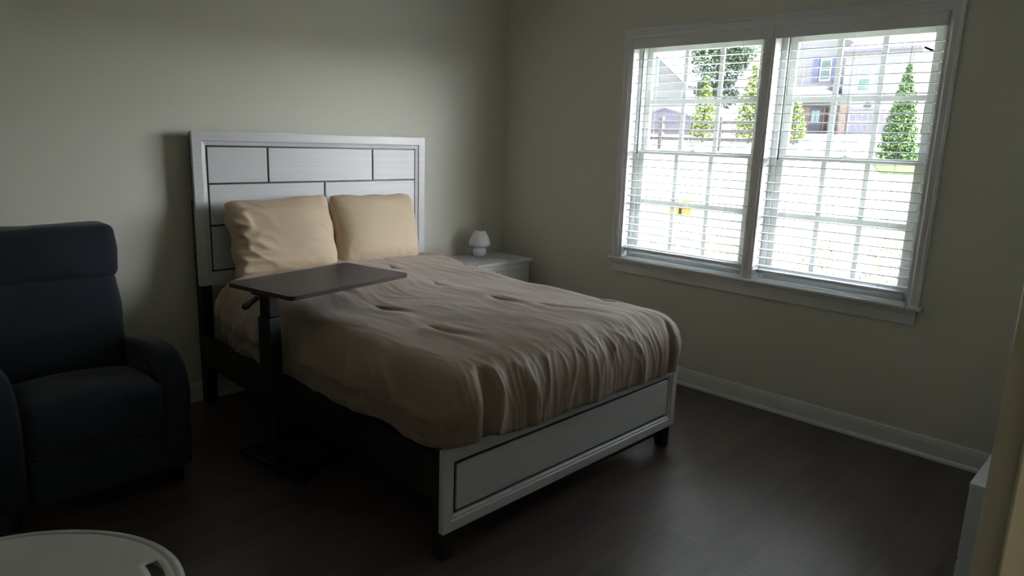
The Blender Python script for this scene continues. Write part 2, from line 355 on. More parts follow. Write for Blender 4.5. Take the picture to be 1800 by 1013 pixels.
# footboard
bm = bmesh.new(); prof2 = [(0, 0), (.040, 0), (.044, .005), (.053, .005), (.058, .012), (.062, .012), (.062, .024), (0, .024)]
frame_profile(bm, BX0, BX1, .119, .459, prof2, YFt)
fb = bp_(obj('footboard', bm, WHITEWOOD, bed))
obj('backing', B((BX0 + .002, BX1 - .002, YFt + .0242, YFt + .058, .105, .457)), BLACKWOOD, fb)
obj('inlay', B((BX0 + .0625, BX1 - .0625, YFt + .018, YFt + .024, .182, .396)), GROOVE, fb)
obj('panel', B((BX0 + .074, BX1 - .074, YFt + .007, YFt + .0182, .194, .384)), WHITEWOOD, fb, bevel=.002)
obj('bottom_rail', B((BX0 + .06, BX1 - .06, YFt + .012, YFt + .055, .092, .1185)), BLACKWOOD, fb)
for side in (0, 1):
    bm = bmesh.new(); xa, xb = (BX0 + .005, BX0 + .075) if side == 0 else (BX1 - .085, BX1 - .015)
    v = box(bm, xa, xb, YFt + .012, YFt + .075, 0, .1045)
    for q in v[:4]:
        q.co.x += (.016 if side else -.0) if q.co.x < (xa + xb) / 2 else (-.003 if side else -.016)
        if q.co.y > YFt + .03: q.co.y -= .012
    bp_(obj('foot_leg', bm, BLACKWOOD, bed, bevel=.002))
for xa, xb in ((BX0 + .006, BX0 + .034), (BX1 - .034, BX1 - .006)):
    bp_(obj('side_rail', B((xa, xb, YFt + .0585, YH + .0095, .235, .425)), BLACKWOOD, bed, bevel=.003))
bp_(obj('slat_support', B((BX0 + .035, BX1 - .035, YFt + .065, YH + .005, .30, .33)), BLACKWOOD, bed))

# mattress (hidden under the comforter but for the head end)
bm = bmesh.new(); rbox(bm, (BC, -1.13, .522), (.715, .985, .19), r=.10, n=(16, 20, 8), wr=.004)
tag(obj('mattress', bm, MATTR, smooth=True), 'thick mattress on the bed frame, hidden under the tan comforter', 'mattress')

# comforter ---------------------------------------------------------------
def N1(x, y=0.0, z=0.0): return noise.noise(Vector((x, y, z)))
CREASES = [((-2.107, -1.265), (-2.077, -1.481), .020), ((-2.143, -1.749), (-2.115, -1.993), .026), ((-1.549, -1.015), (-1.573, -1.116), .016),
           ((-1.521, -1.49), (-1.531, -1.709), .022), ((-1.035, -.677), (-1.061, -.785), .014), ((-1.02, -1.279), (-1.012, -1.573), .016),
           ((-1.025, -1.826), (-1.059, -1.974), .018), ((-1.43, -1.78), (-1.351, -2.004), .014), ((-2.10, -.80), (-2.09, -.98), .018), ((-1.56, -.60), (-1.57, -.70), .014)]
def sstep(a, b, x):
    t = max(0, min(1, (x - a) / (b - a))); return t * t * (3 - 2 * t)
def ridge(v, k): 
    r = 1 - abs(v) * k; return r * r if r > 0 else 0
def comforter():
    cx, a, yb_, yh, R, D = BC, .585, -2.048, -.285, .225, .60
    def base(s, t):
        sx = max(-a, min(a, s)); ty = max(yb_, t); ds = s - sx; dt = t - ty; d = math.hypot(ds, dt)
        nx, ny = (ds / d, dt / d) if d > 1e-9 else (0, 0); tau = min(1, d / D)
        ztop = .755 + .050 * sstep(-1.2, -.35, ty) + .014 * (1 - (sx / a) ** 2)
        y = ty
        hs = .440 + .055 * math.exp(-((y + .25) / .16) ** 2) + .014 * N1(y * 5, 3.1) + .022 * math.exp(-((y + 1.85) / .18) ** 2)
        u = sx + BC
        hf = .447 + .006 * N1(u * 5, 1.7) + .030 * math.exp(-((u + 2.34) / .09) ** 2) + .035 * math.exp(-((u + .95) / .09) ** 2)
        w = ny * ny; hem = hs * (1 - w) + hf * w
        ph = tau * PI / 2
        hor = (R + .026) * math.sin(ph) ** .56 * (1 + .20 * (2 * nx * ny) ** 2) + .012 * math.sin(PI * tau * tau) - .024 * sstep(.82, 1, tau) * (1 - w)
        z = ztop - (ztop - hem) * (1 - max(0, math.cos(ph)) ** .66)
        return Vector((cx + sx + nx * hor, ty + ny * hor, z)), tau, nx, ny
    def point(s, t):
        P, tau, nx, ny = base(s, t); e = .004
        sg = -1 if s > 0 else 1; tg = 1
        du = (base(s + e * sg, t)[0] - P) * sg; dv = (base(s, t + e * tg)[0] - P) * tg
        Nn = du.cross(dv); Nn = Nn.normalized() if Nn.length > 1e-12 else Vector((0, 0, 1))
        if tau > .97 or Nn.length < .5: Nn = Vector((nx, ny, .05)).normalized()
        elif Nn.z < -.2: Nn = -Nn
        x, y, z = P; h = 0.0
        flat = 1 - sstep(.1, .5, tau); foot = ny * ny if ny < 0 else 0
        # broad quilt puffs and fine pulls running along the bed
        h += .010 * N1(x * 3.2, y * 2.1, 4.0) + .005 * N1(x * 7, y * 5, 14.0)
        wv = N1(x * 2, y * 2, 9) * .16
        mk = sstep(-.25, .45, N1(x * 2.5, y * 2.0, 77))
        h += (.0022 * ridge(N1((x + wv) * 9, y * 2.6, 1.0), 2.6) * mk + .0016 * N1((x + wv) * 26, y * 5, 2.0)) * flat
        # foot end: irregular vertical gathers that start on the shoulder
        fa = max(foot, sstep(-1.95, -2.1, y) * (1 if tau == 0 else 0) * .5)
        if fa > 0:
            pr = P.x + .25 * math.atan2(nx, -ny if ny else 1) * (1 if tau > 0 else 0)
            q = pr + .05 * N1(pr * 2.6, tau * 1.5, 5) + .008 * N1(pr * 9, tau * 3, 2)
            m1 = sstep(-.35, .25, N1(q * 2.1, tau * .8, 90)); m2 = sstep(-.35, .2, N1(q * 3.1, tau * 1.0, 94))
            amp = sstep(.08, .62, tau) * fa
            h += amp * (.016 * ridge(N1(q * 4.4, tau * 1.1, 11.3), 2.4) * (.35 + .65 * m1) + .0085 * ridge(N1(q * 10, tau * 1.1, 21.3), 2.5) * m2 + .0045 * ridge(N1(q * 23, tau * 1.9, 27.3), 2.4) - .007)
            h += fa * .0022 * ridge(N1(q * 15, tau * 2.5, 33), 2.4) * sstep(.02, .2, tau) * (1 - sstep(.4, .7, tau))
        # long sides: fewer, softer, slanting folds and a puffed hem
        if tau > 0 and foot < .95:
            k_ = 1 - foot; q = y + .16 * tau * (1 if s < 0 else -1) + .09 * N1(y * 2.4, tau * 2, 31)
            near = .5 + 1.0 * sstep(-1.3, -.5, y)
            h += k_ * sstep(.25, .8, tau) * (.018 * ridge(N1(q * 2.6, tau * .8, 41), 2.2) + .008 * near * ridge(N1(q * 7.5, tau * 1.8, 51), 2.3) - .006)
            h += k_ * .016 * math.exp(-((tau - .84) / .08) ** 2) * max(0, .35 + N1(y * 3.4, 61))
        # gathered folds at the two foot corners
        if ny < 0 and tau > 0 and s < 0:
            dd = (x - (BX0 + .215 - .03 * tau))
            h += sstep(.2, .55, tau) * (-.024 * math.exp(-(dd / .02) ** 2) + .016 * math.exp(-((dd - .06) / .035) ** 2) + .010 * math.exp(-((dd + .06) / .04) ** 2)) * sstep(-.15, -.5, ny)
        if ny < 0 and tau > 0 and s > 0:
            dd = x - (BX1 - .14); h += sstep(.3, .6, tau) * (-.016 * math.exp(-(dd / .016) ** 2) + .010 * math.exp(-((dd - .045) / .03) ** 2)) * sstep(-.15, -.5, ny)
        # stitched tuft creases
        for (x0, y0), (x1, y1), dp in CREASES:
            if abs(x - x0) > .35 or y > y0 + .3 or y < y1 - .35: continue
            L_ = math.hypot(x1 - x0, y1 - y0); ux, uy = (x1 - x0) / L_, (y1 - y0) / L_
            al = (x - x0) * ux + (y - y0) * uy; ac = -(x - x0) * uy + (y - y0) * ux; k = al / L_
            ac += .010 * math.sin(k * 5)
            env = math.exp(-(min(0, al) / .04) ** 2) * math.exp(-(max(0, al) / (L_ * .95)) ** 2)
            w = .008 + .026 * max(0, min(1.5, k))
            h -= dp * .42 * env * math.exp(-(ac / w) ** 2)
            h += dp * .32 * env * math.exp(-((ac - .05) / .035) ** 2) + dp * .25 * env * math.exp(-((ac + .055) / .04) ** 2)
            h -= dp * .30 * math.exp(-((al) / .09) ** 2 - (ac / .11) ** 2)
        e_ = (yh - t)
        h += .012 * math.exp(-((e_ - .03) / .028) ** 2) - .008 * math.exp(-((e_ - .075) / .014) ** 2)
        Q = P + Nn * h
        if e_ < .02: Q.z -= (.02 - e_) * 1.2
        Q.y += .035 * N1(x * 2.2, 71) * sstep(.4, 0, e_) + (-.09 * sstep(-2.0, -2.5, x) - .10 * sstep(-1.25, -.92, x)) * sstep(.5, 0, e_)
        return Q
    NX, NT, NS, NC = 170, 250, 76, 46
    sl = [-a + 2 * a * k / NX for k in range(NX + 1)]; tl = [yh + (yb_ - yh) * k / NT for k in range(NT + 1)]
    bm = bmesh.new()
    G = [[bm.verts.new(point(s, t)) for t in tl] for s in sl]
    for i in range(NX):
        for j in range(NT): bm.faces.new((G[i][j], G[i][j + 1], G[i + 1][j + 1], G[i + 1][j]))
    # skirt columns: left side, corner fan, foot, corner fan, right side
    cols = [((-a, t), (-1, 0), G[0][j]) for j, t in enumerate(tl)]
    cols += [((-a, yb_), (-math.cos(PI / 2 * k / NC), -math.sin(PI / 2 * k / NC)), G[0][NT]) for k in range(1, NC)]
    cols += [((s, yb_), (0, -1), G[i][NT]) for i, s in enumerate(sl)]
    cols += [((a, yb_), (math.sin(PI / 2 * k / NC), -math.cos(PI / 2 * k / NC)), G[NX][NT]) for k in range(1, NC)]
    cols += [((a, tl[j]), (1, 0), G[NX][j]) for j in range(NT, -1, -1)]
    prev = None; first = []
    for (s0, t0), (dx, dy), root in cols:
        col = [root] + [bm.verts.new(point(s0 + dx * D * (k / NS), t0 + dy * D * (k / NS))) for k in range(1, NS + 1)]
        if prev:
            for k in range(NS):
                q = [prev[k], col[k], col[k + 1], prev[k + 1]]
                if q[0] is q[1]: q = q[1:]
                bm.faces.new(q)
        prev = col
    edge = [point(-a - D * k / 40, yh - .004) for k in range(28, -1, -1)] + [point(s, yh - .004) for s in sl[1:-1:3]] + [point(a + D * k / 40, yh - .004) for k in range(0, 29)]
    return bm, edge
cbm, cedge = comforter()
comf = obj('comforter', cbm, TAN, smooth=True)
sol = comf.modifiers.new('thick', 'SOLIDIFY'); sol.thickness = .014; sol.offset = -1
tag(comf, 'tan quilted comforter spread over the bed, gathered in folds at the foot', 'comforter')
# stitched band along the turned head edge
bm = bmesh.new(); pts = [p + Vector((0, .004, .004)) for p in cedge]
tube(bm, pts, .0075, 6)
hem = obj('head_hem', bm, TANHEM, comf, smooth=True)

# pillows -----------------------------------------------------------------
def pillow(w, h, t, seed, wrk):
    bm = bmesh.new(); n, mm = 96, 76; sides = []
    for sg in (1, -1):
        G = []
        for i in range(n + 1):
            row = []
            for j in range(mm + 1):
                u = -1 + 2 * i / n; v = -1 + 2 * j / mm
                th = (max(0, 1 - abs(u) ** 3.0) ** .5) * (max(0, 1 - abs(v) ** 3.0) ** .5)
                # edges pull in between the corners, corners stay out as ears
                x = u * w / 2 * (1 - .02 * (1 - v * v) * abs(u) ** 3 - .045 * abs(u * v) ** 7); y = v * h / 2 * (1 - .03 * (1 - u * u) * abs(v) ** 3 - .06 * abs(u * v) ** 7)
                e = max(abs(u), abs(v)); wl = sstep(.1, -1, u)
                r = math.exp(-(N1(x * 4.5 + seed + 3 * y, y * 13, seed) * 4.2) ** 2)
                r2 = math.exp(-(N1(x * 8 + y * 9 + seed, y * 8 - x * 3, seed + 4) * 4.5) ** 2)
                z = sg * (t / 2 * th + th * (.010 * N1(x * 4, y * 4, seed) + wrk * (.007 + .026 * wl) * r * sstep(.1, .8, e) + wrk * .016 * wl * r2 + .007 * r2 * sstep(.5, .95, e)))
                y += .022 * N1(x * 6, seed) * abs(v) ** 3 + wrk * (.022 * max(0, v) ** 4 * sstep(.4, 1, u) - .012 * sstep(0, -.6, u) * max(0, v) ** 3); x += (.016 + .02 * wrk * (u < 0)) * N1(y * 11, seed + 2) * abs(u) ** 4
                row.append((x, y, z))
            G.append(row)
        sides.append([[bm.verts.new(p) for p in row] for row in G])
    for k, G in enumerate(sides):
        for i in range(n):
            for j in range(mm):
                q = (G[i][j], G[i + 1][j], G[i + 1][j + 1], G[i][j + 1]); bm.faces.new(q if k == 0 else q[::-1])
    bmesh.ops.remove_doubles(bm, verts=bm.verts[:], dist=.0005)
    return bm
def place_pillow(c, w, h, t, lean, roll, yaw, seed, wrk, label):
    o = obj('pillow', pillow(w, h, t, seed, wrk), BEIGE, smooth=True)
    # local x = width, local y = up the pillow, local z = towards the room (-y world)
    R = Matrix.Rotation(yaw, 4, 'Z') @ Matrix.Rotation(PI / 2 - lean, 4, 'X') @ Matrix.Rotation(roll, 4, 'Z')
    o.matrix_world = Matrix.Translation(c) @ R
    tag(o, label, 'pillow', 'beige pillows against the headboard'); return o
place_pillow((-2.098, -.285, 1.000), .645, .455, .19, .30, .030, -.04, 3.3, .75, 'beige pillow with a creased slack left end, leaning on the headboard above the overbed table')
place_pillow((-1.440, -.280, 1.000), .640, .455, .19, .27, -.03, .03, 9.1, .10, 'smooth beige pillow on the lamp side of the headboard')

# ------------------------------------------------------------------ overbed table
TA = math.radians(10.6); tcx, tcy = -2.312, -1.079
ot = empty('overbed_table', 'rolling overbed table with dark walnut top on a black post, reaching over the bed', 'table', loc=(tcx, tcy, 0), rz=TA)
def rrect(hx, hy, r, n=6):
    P = []
    for cx_, cy_, a0 in ((hx - r, hy - r, 0), (-hx + r, hy - r, 90), (-hx + r, -hy + r, 180), (hx - r, -hy + r, 270)):
        for k in range(n + 1): a = math.radians(a0 + 90 * k / n); P.append((cx_ + r * math.cos(a), cy_ + r * math.sin(a)))
    return P
bm = bmesh.new(); prism(bm, rrect(.374, .232, .03), lambda p: (p[0], p[1], .8815), lambda p: (p[0], p[1], .8995)); tt = obj('tabletop', bm, TABLETOP, ot, bevel=.0015)
bm = bmesh.new()
oo, ii = rrect(.3752, .2332, .03), rrect(.3741, .2321, .03)
prism(bm, oo, lambda p: (p[0], p[1], .8805), lambda p: (p[0], p[1], .8815)); 
a = [bm.verts.new((*p, .8815)) for p in oo]; b = [bm.verts.new((*p, .899)) for p in oo]
for k in range(len(oo)): bm.faces.new((a[k], a[(k + 1) % len(oo)], b[(k + 1) % len(oo)], b[k]))
obj('edge_band', bm, TABEDGE, tt)
PX = -.318
obj('lower_column', B((PX - .034, PX + .034, -.041, .041, .06, .765)), BLACKMETAL, ot, bevel=.006)
obj('upper_column', B((PX - .026, PX + .026, -.035, .035, .765, .868)), BLACKMETAL, ot, bevel=.005)
obj('mounting_plate', B((PX - .05, PX + .22, -.06, .06, .868, .8803)), BLACKMETAL, ot, bevel=.003)
bm = bmesh.new(); pts = [(0, -.012), (0, .012), (.05, .014), (.085, .02), (.098, .018), (.10, -.016), (.085, -.02), (.05, -.014)]
prism(bm, pts, lambda p: (PX - .045 - p[0] * .55, .02 + p[1] + p[0] * .25, .866 - p[0] * .42), lambda p: (PX - .045 - p[0] * .55, .02 + p[1] + p[0] * .25, .848 - p[0] * .42))
obj('height_lever', bm, BLACKMETAL, ot, bevel=.002)
obj('base_bar', B((PX - .04, PX + .04, -.225, .225, .028, .058)), BLACKMETAL, ot, bevel=.008)
for s in (-1, 1):
    obj('base_leg', B((PX + .04, PX + .62, s * .19 - .022, s * .19 + .022, .03, .056)), BLACKMETAL, ot, bevel=.006)
for x in (PX, PX + .6):
    for s in (-1, 1):
        bm = bmesh.new(); lathe(bm, [(.012, -.01), (.0148, -.008), (.0148, .008), (.012, .01)], seg=16)
        bmesh.ops.rotate(bm, verts=bm.verts[:], cent=(0, 0, 0), matrix=Matrix.Rotation(PI / 2, 3, 'X')); bmesh.ops.translate(bm, verts=bm.verts[:], vec=(x, s * .2, .0152))
        obj('caster', bm, BLACKMETAL, ot)

# ------------------------------------------------------------------ recliner
rec = empty('recliner', 'dark blue grey fabric recliner armchair at the left of the bed', 'armchair', loc=(-3.315, -.58, 0))
def rp(o): o.location = (3.315, .58, 0); return o
AP = [(-.17, .085), (-.17, .50), (-.30, .555), (-.45, .590), (-.60, .614), (-.74, .628), (-.84, .628), (-.91, .612), (-.965, .575), (-1.0, .525), (-1.018, .46), (-1.02, .40), (-1.012, .25), (-1.0, .085)]
for x0, x1 in ((-3.052, -2.945), (-3.690, -3.582)):
    bm = bmesh.new(); prism(bm, AP, lambda p: (x0, p[0], p[1]), lambda p: (x1, p[0], p[1]))
    o = rp(obj('arm', bm, NAVY, rec, bevel=.028, seg=4))
bm = bmesh.new(); rbox(bm, (-3.317, -.70, .385), (.262, .315, .10), r=.045, n=(20, 18, 10), bulge=(0, .01, .026), wr=.006, warp=lambda p: (p.x, p.y, p.z + (.03 if p.z > .38 else 0) * sstep(-.45, -.95, p.y) - .03 * sstep(-.7, -.4, p.y)))
rp(obj('seat', bm, NAVY, rec, smooth=True))
bm = bmesh.new(); rbox(bm, (-3.317, -.955, .185), (.261, .04, .100), r=.02, n=(16, 6, 10), bulge=(0, .006, 0), wr=.002)
rp(obj('footrest', bm, NAVY, rec, smooth=True))
lean = lambda p: (p.x + .004 * N1(p.z * 6, 5), p.y + (p.z - .45) * .20, p.z)
bm = bmesh.new(); rbox(bm, (-3.317, -.44, .672), (.278, .085, .245), r=.04, n=(20, 8, 16), bulge=(.006, .018, .006), wr=.006, warp=lean)
rp(obj('backrest', bm, NAVY, rec, smooth=True))
bm = bmesh.new(); rbox(bm, (-3.317, -.445, 1.010), (.288, .09, .124), r=.034, n=(22, 8, 12), bulge=(.012, .03, .004), wr=.009, seed=3, warp=lean)
rp(obj('headrest', bm, NAVY, rec, smooth=True))
bm = bmesh.new(); box(bm, -3.57, -3.06, -.88, -.18, .09, .26); rp(obj('base_frame', bm, NAVY, rec))
for x in (-3.63, -3.0):
    for y in (-.93, -.26):
        bm = bmesh.new(); lathe(bm, [(.02, 0), (.024, .01), (.026, .0845)], (x, y, 0), 14); rp(obj('leg', bm, BLACKMETAL, rec))
bm = bmesh.new(); tube(bm, [(-3.066, -.74, .525), (-3.068, -.80, .545), (-3.068, -.86, .535), (-3.068, -.89, .505), (-3.066, -.86, .49)], .006, 6)
rp(obj('pull_loop', bm, BLACKMETAL, rec, smooth=True))

# ------------------------------------------------------------------ nightstand + lamp
ns = empty('nightstand', 'white nightstand with framed drawer fronts in the room corner', 'nightstand', loc=(-.40, -.25, 0))
def np_(o): o.location = (.40, .25, 0); return o
X0, X1, Y0, Y1, ZT = -.69, -.118, -.462, -.03, .696
np_(obj('carcass', B((X0 + .01, X1 - .01, Y0 + .02, Y1, .06, ZT - .022)), NSWHITE, ns, bevel=.002))
np_(obj('top', B((X0, X1, Y0, Y1, ZT - .022, ZT)), NSWHITE, ns, bevel=.003))
for z0, z1 in ((.39, .655), (.10, .375)):
    bm = bmesh.new(); frame_profile(bm, X0 + .03, X1 - .03, z0, z1, [(0, 0), (.028, 0), (.032, .005), (.038, .009), (.038, .0095), (0, .0095)], Y0 + .0105)
    d = np_(obj('drawer', bm, NSWHITE, ns))
    obj('inlay', B((X0 + .068, X1 - .068, Y0 + .018, Y0 + .0199, z0 + .038, z1 - .038)), NSWHITE, d)
    obj('panel', B((X0 + .074, X1 - .074, Y0 + .010, Y0 + .0178, z0 + .044, z1 - .044)), NSWHITE, d, bevel=.001)
for x in (X0 + .03, X1 - .07):
    for y in (Y0 + .03, Y1 - .05):
        np_(obj('leg', B((x, x + .04, y, y + .04, 0, .06)), BLACKWOOD, ns))
lx, ly = -.405, -.165
LS = 1.07
lamp = empty('table_lamp', 'small white swirled glass mushroom lamp on the nightstand', 'lamp', loc=(lx, ly, ZT))
def swirl(prof, amp, nr, tw):
    bm = bmesh.new(); lathe(bm, prof, seg=192, fn=lambda a, i, n: 1 + amp * math.cos(nr * (a + tw * i / n))); return bm
gp = []
for k in range(25):
    a = -PI / 2 + (PI * .86) * k / 24; gp.append((.002 + .054 * math.cos(a) ** .8 if k else .034, .040 + .040 * math.sin(a)))
obj('base', swirl(gp, .012, 24, .9), LAMPG, lamp, smooth=True)
sp = [(r_ * LS, z_) for r_, z_ in [(.030, .079), (.045, .077), (.060, .079), (.070, .085), (.0755, .094), (.077, .104), (.0745, .118), (.070, .132), (.064, .147), (.057, .162), (.050, .178), (.044, .192), (.039, .201), (.034, .204), (.030, .203)]]
def dens(p, m_=4):
    o = []
    for a, b in zip(p, p[1:]):
        for k in range(m_): o.append((a[0] + (b[0] - a[0]) * k / m_, a[1] + (b[1] - a[1]) * k / m_))
    return o + [p[-1]]
obj('lamp_shade', swirl(dens(sp), .022, 30, 1.5), LAMPG, lamp, smooth=True)
bm = bmesh.new(); lathe(bm, [(.012, .2035), (.014, .206), (.012, .213), (.004, .215)], seg=20); obj('finial', bm, METAL, lamp, smooth=True)

# ------------------------------------------------------------------ round white table, bottom left
rt = empty('round_table', 'round white plastic table with a raised rim and grip slots at the near left', 'table', loc=(-3.921, -2.337, 0))
def slot_top():
    bm = bmesh.new(); seg = 160; R0 = .4177
    def outl(a): return 1 + .012 * math.cos(4 * a)
    prof_ = [(R0 - .03, .455), (R0 - .006, .462), (R0, .478), (R0 - .002, .493), (R0 - .007, .4985), (R0 - .020, .4990), (R0 - .0225, .494), (R0 - .0255, .494), (R0 - .028, .4985), (R0 - .033, .4985)]
    rings = []
    for r, z in prof_:
        rings.append([bm.verts.new((r * outl(2 * PI * k / seg) * math.cos(2 * PI * k / seg), r * outl(2 * PI * k / seg) * math.sin(2 * PI * k / seg), z)) for k in range(seg)])
    # surface rings with slots left out
    rr = [R0 - .045, R0 - .06, R0 - .075, R0 - .09, R0 - .105, R0 - .13, R0 - .20, R0 - .30, .05]
    zz = [.498, .4975, .497, .4965, .496, .4945, .492, .492, .492]
    for r, z in zip(rr, zz): rings.append([bm.verts.new((r * outl(2 * PI * k / seg) * math.cos(2 * PI * k / seg), r * outl(2 * PI * k / seg) * math.sin(2 * PI * k / seg), z)) for k in range(seg)])
    hole = lambda i, k: (10 <= i <= 11) and any(abs(((k + .5) * 360 / seg - c + 180) % 360 - 180) < 9 for c in (-6, 174))
    for i in range(len(rings) - 1):
        for k in range(seg):
            if not hole(i, k): bm.faces.new((rings[i][k], rings[i][(k + 1) % seg], rings[i + 1][(k + 1) % seg], rings[i + 1][k]))
    bm.faces.new(rings[-1])
    return bm
tp = obj('tabletop', slot_top(), WHITEPLASTIC, rt, smooth=True)
s_ = tp.modifiers.new('thick', 'SOLIDIFY'); s_.thickness = .006; s_.offset = -1
for k in range(4):
    a = PI / 4 + k * PI / 2; bm = bmesh.new(); tube(bm, [(.26 * math.cos(a), .26 * math.sin(a), .484), (.31 * math.cos(a), .31 * math.sin(a), 0)], [.026, .018], 14)
    obj('leg', bm, WHITEPLASTIC, rt, smooth=True)

# ------------------------------------------------------------------ dresser sliver by the doorway
dr = empty('dresser', 'low white dresser with a glossy top, seen past the door frame', 'dresser', loc=(-.85, -3.89, 0))
def dp_(o): o.location = (.85, 3.89, 0); return o
dp_(obj('carcass', B((-1.638, -.16, -4.02, -3.742, .03, .585)), DRESS, dr, bevel=.003))
dp_(obj('top', B((-1.64, -.15, -4.03, -3.735, .585, .600)), DRESS, dr, bevel=.002))
for i in range(3):
    for j in range(2):
        x = -1.60 + i * .485; z = .07 + j * .255
        d = dp_(obj('drawer', B((x, x + .47, -3.7415, -3.731, z, z + .24)), DRESS, dr, bevel=.002))
        obj('knob', B((x + .22, x + .25, -3.7305, -3.715, z + .11, z + .13)), METAL, d, bevel=.003)

# ------------------------------------------------------------------ outside
LAWN = mat('sunlit_dry_lawn', (0.24, 0.245, 0.19), 0.9, 0.2, bump=0.6, bdist=0.03, scale=3, var=(0.32, 0.32, 0.26), detail=8)
LAWNG = mat('green_lawn', (0.05, 0.10, 0.03), 0.9, 0.2, bump=0.6, bdist=0.03, scale=6, var=(0.07, 0.12, 0.04), detail=8)
CONC = mat('pale_concrete', (0.42, 0.41, 0.39), 0.85, 0.2, bump=0.3, scale=12)
SIDING = mat('white_siding', (0.25, 0.25, 0.265), 0.7, 0.3, bump=0.6, bdist=0.02, scale=2, stretch=(.05, .05, 6))
ROOF = mat('lavender_shingles', (0.15, 0.14, 0.20), 0.9, 0.2, bump=0.5, scale=6, var=(0.19, 0.18, 0.25))
BRICK = mat('pale_brick', (0.20, 0.145, 0.13), 0.9, 0.2, bump=0.4, scale=9, var=(0.25, 0.20, 0.185))
SHUT = mat('blue_grey_shutter', (0.12, 0.13, 0.24), 0.6, bump=0.05)
WINDK = mat('house_window_glass', (0.10, 0.15, 0.15), 0.15, 0.5, bump=0.02, scale=2, var=(0.16, 0.22, 0.22))
WINLT = mat('house_window_reflecting_sky', (0.20, 0.28, 0.30), 0.15, 0.5, bump=0.02, scale=2)
DOORP = mat('house_door_paint', (0.07, 0.07, 0.11), 0.5, bump=0.03)
GARG = mat('garage_window_tint', (0.16, 0.15, 0.22), 0.4, bump=0.03)
FENCE = mat('weathered_fence_wood', (0.085, 0.075, 0.08), 0.9, 0.2, bump=0.5, scale=14, var=(0.13, 0.115, 0.12))
BARK = mat('bark', (0.20, 0.15, 0.11), 0.9, 0.2, bump=0.8, scale=12, var=(0.28, 0.22, 0.17))
LD = mat('dark_green_leaves', (0.07, 0.12, 0.07), 0.7, 0.3, bump=0.1, scale=2, var=(0.11, 0.17, 0.10))
LM = mat('mid_green_leaves', (0.055, 0.11, 0.035), 0.7, 0.3, bump=0.1, scale=3, var=(0.085, 0.15, 0.05))
LY = mat('yellow_green_leaves', (0.12, 0.18, 0.035), 0.7, 0.3, bump=0.1, scale=3, var=(0.17, 0.22, 0.06))
LYD = mat('olive_shrub_leaves', (0.05, 0.075, 0.015), 0.7, 0.3, bump=0.1, scale=3, var=(0.09, 0.12, 0.03))
YEL = mat('yellow_plastic', (0.45, 0.30, 0.03), 0.5, bump=0.03)
ORG = mat('orange_plastic', (0.42, 0.18, 0.03), 0.5, bump=0.03)

def gz(x):   # height of the ground rising away from the house
    return -.12 if x < 1.2 else (-.12 + (x - 1.2) * .112 if x < 14 else (1.314 + (x - 14) * .068 if x < 34 else 2.67 + (x - 34) * .01))
bm = bmesh.new(); xs = [.15, 1.2, 3, 6, 10, 14, 18, 24, 30, 34, 60, 120]; ys = [-70 + 10 * k for k in range(16)]
V = [[bm.verts.new((x, y, gz(x))) for y in ys] for x in xs]
for i in range(len(xs) - 1):
    for j in range(len(ys) - 1): bm.faces.new((V[i][j], V[i + 1][j], V[i + 1][j + 1], V[i][j + 1]))
struct('ground', bm, LAWN)
def ground_patch(rows, lift):
    bm = bmesh.new(); top = [[bm.verts.new((x, y, gz(x) + lift)) for y in (ya, yb)] for x, ya, yb in rows]; bot = [[bm.verts.new((v.co.x, v.co.y, v.co.z - .08)) for v in r_] for r_ in top]
    for k in range(len(rows) - 1):
        bm.faces.new((top[k][0], top[k + 1][0], top[k + 1][1], top[k][1])); bm.faces.new((bot[k][0], bot[k][1], bot[k + 1][1], bot[k + 1][0]))
        for e in (0, 1): bm.faces.new((top[k][e], bot[k][e], bot[k + 1][e], top[k + 1][e]))
    for k in (0, -1): bm.faces.new((top[k][0], top[k][1], bot[k][1], bot[k][0]))
    return bm
tag(obj('driveway', ground_patch([(17, 4.2, 9.8), (27.8, 3.5, 8.6)], .015), CONC), 'pale concrete driveway running up to the garage outside the right window', 'driveway', kind='structure')
tag(obj('lawn_patch', ground_patch([(12.4, -.2, .95), (14, -.3, 1.65), (18.5, -.5, 1.9)], .02), LAWNG), 'green strip of lawn around the conical evergreen outside', 'lawn', kind='stuff')

def foliage(bm, blobs, n, size):
    """blobs: (cx,cy,cz,rx,ry,rz) ; leaf quads scattered near their surfaces"""
    tot = sum(b[3] * b[5] for b in blobs)
    for b in blobs:
        for _ in range(int(n * b[3] * b[5] / tot)):
            d = Vector((random.gauss(0, 1), random.gauss(0, 1), random.gauss(0, 1))).normalized() * (random.random() ** .35)
            p = Vector((b[0] + d.x * b[3], b[1] + d.y * b[4], b[2] + d.z * b[5]))
            u = Vector((random.gauss(0, 1), random.gauss(0, 1), random.gauss(0, 1))).normalized(); w = u.orthogonal().normalized(); s = size * random.uniform(.6, 1.4)
            bm.faces.new([bm.verts.new(p + u * s), bm.verts.new(p + w * s * .6), bm.verts.new(p - u * s), bm.verts.new(p - w * s * .6)])
def tree(name, label, cat, x, y, h, blobs, n, size, lm, group=None, trunk=.15):
    z = gz(x) - .01; root = empty(name, label, cat, group, loc=(x, y, z))
    bm = bmesh.new(); tube(bm, [(0, 0, 0), (.03 * h / 5, 0, h * .4), (0, .02, h * .9)], [trunk, trunk * .75, trunk * .25], 10); obj('trunk', bm, BARK, root, smooth=True)
    bm = bmesh.new(); foliage(bm, blobs, n, size); obj('crown', bm, lm, root)
k_ = .773
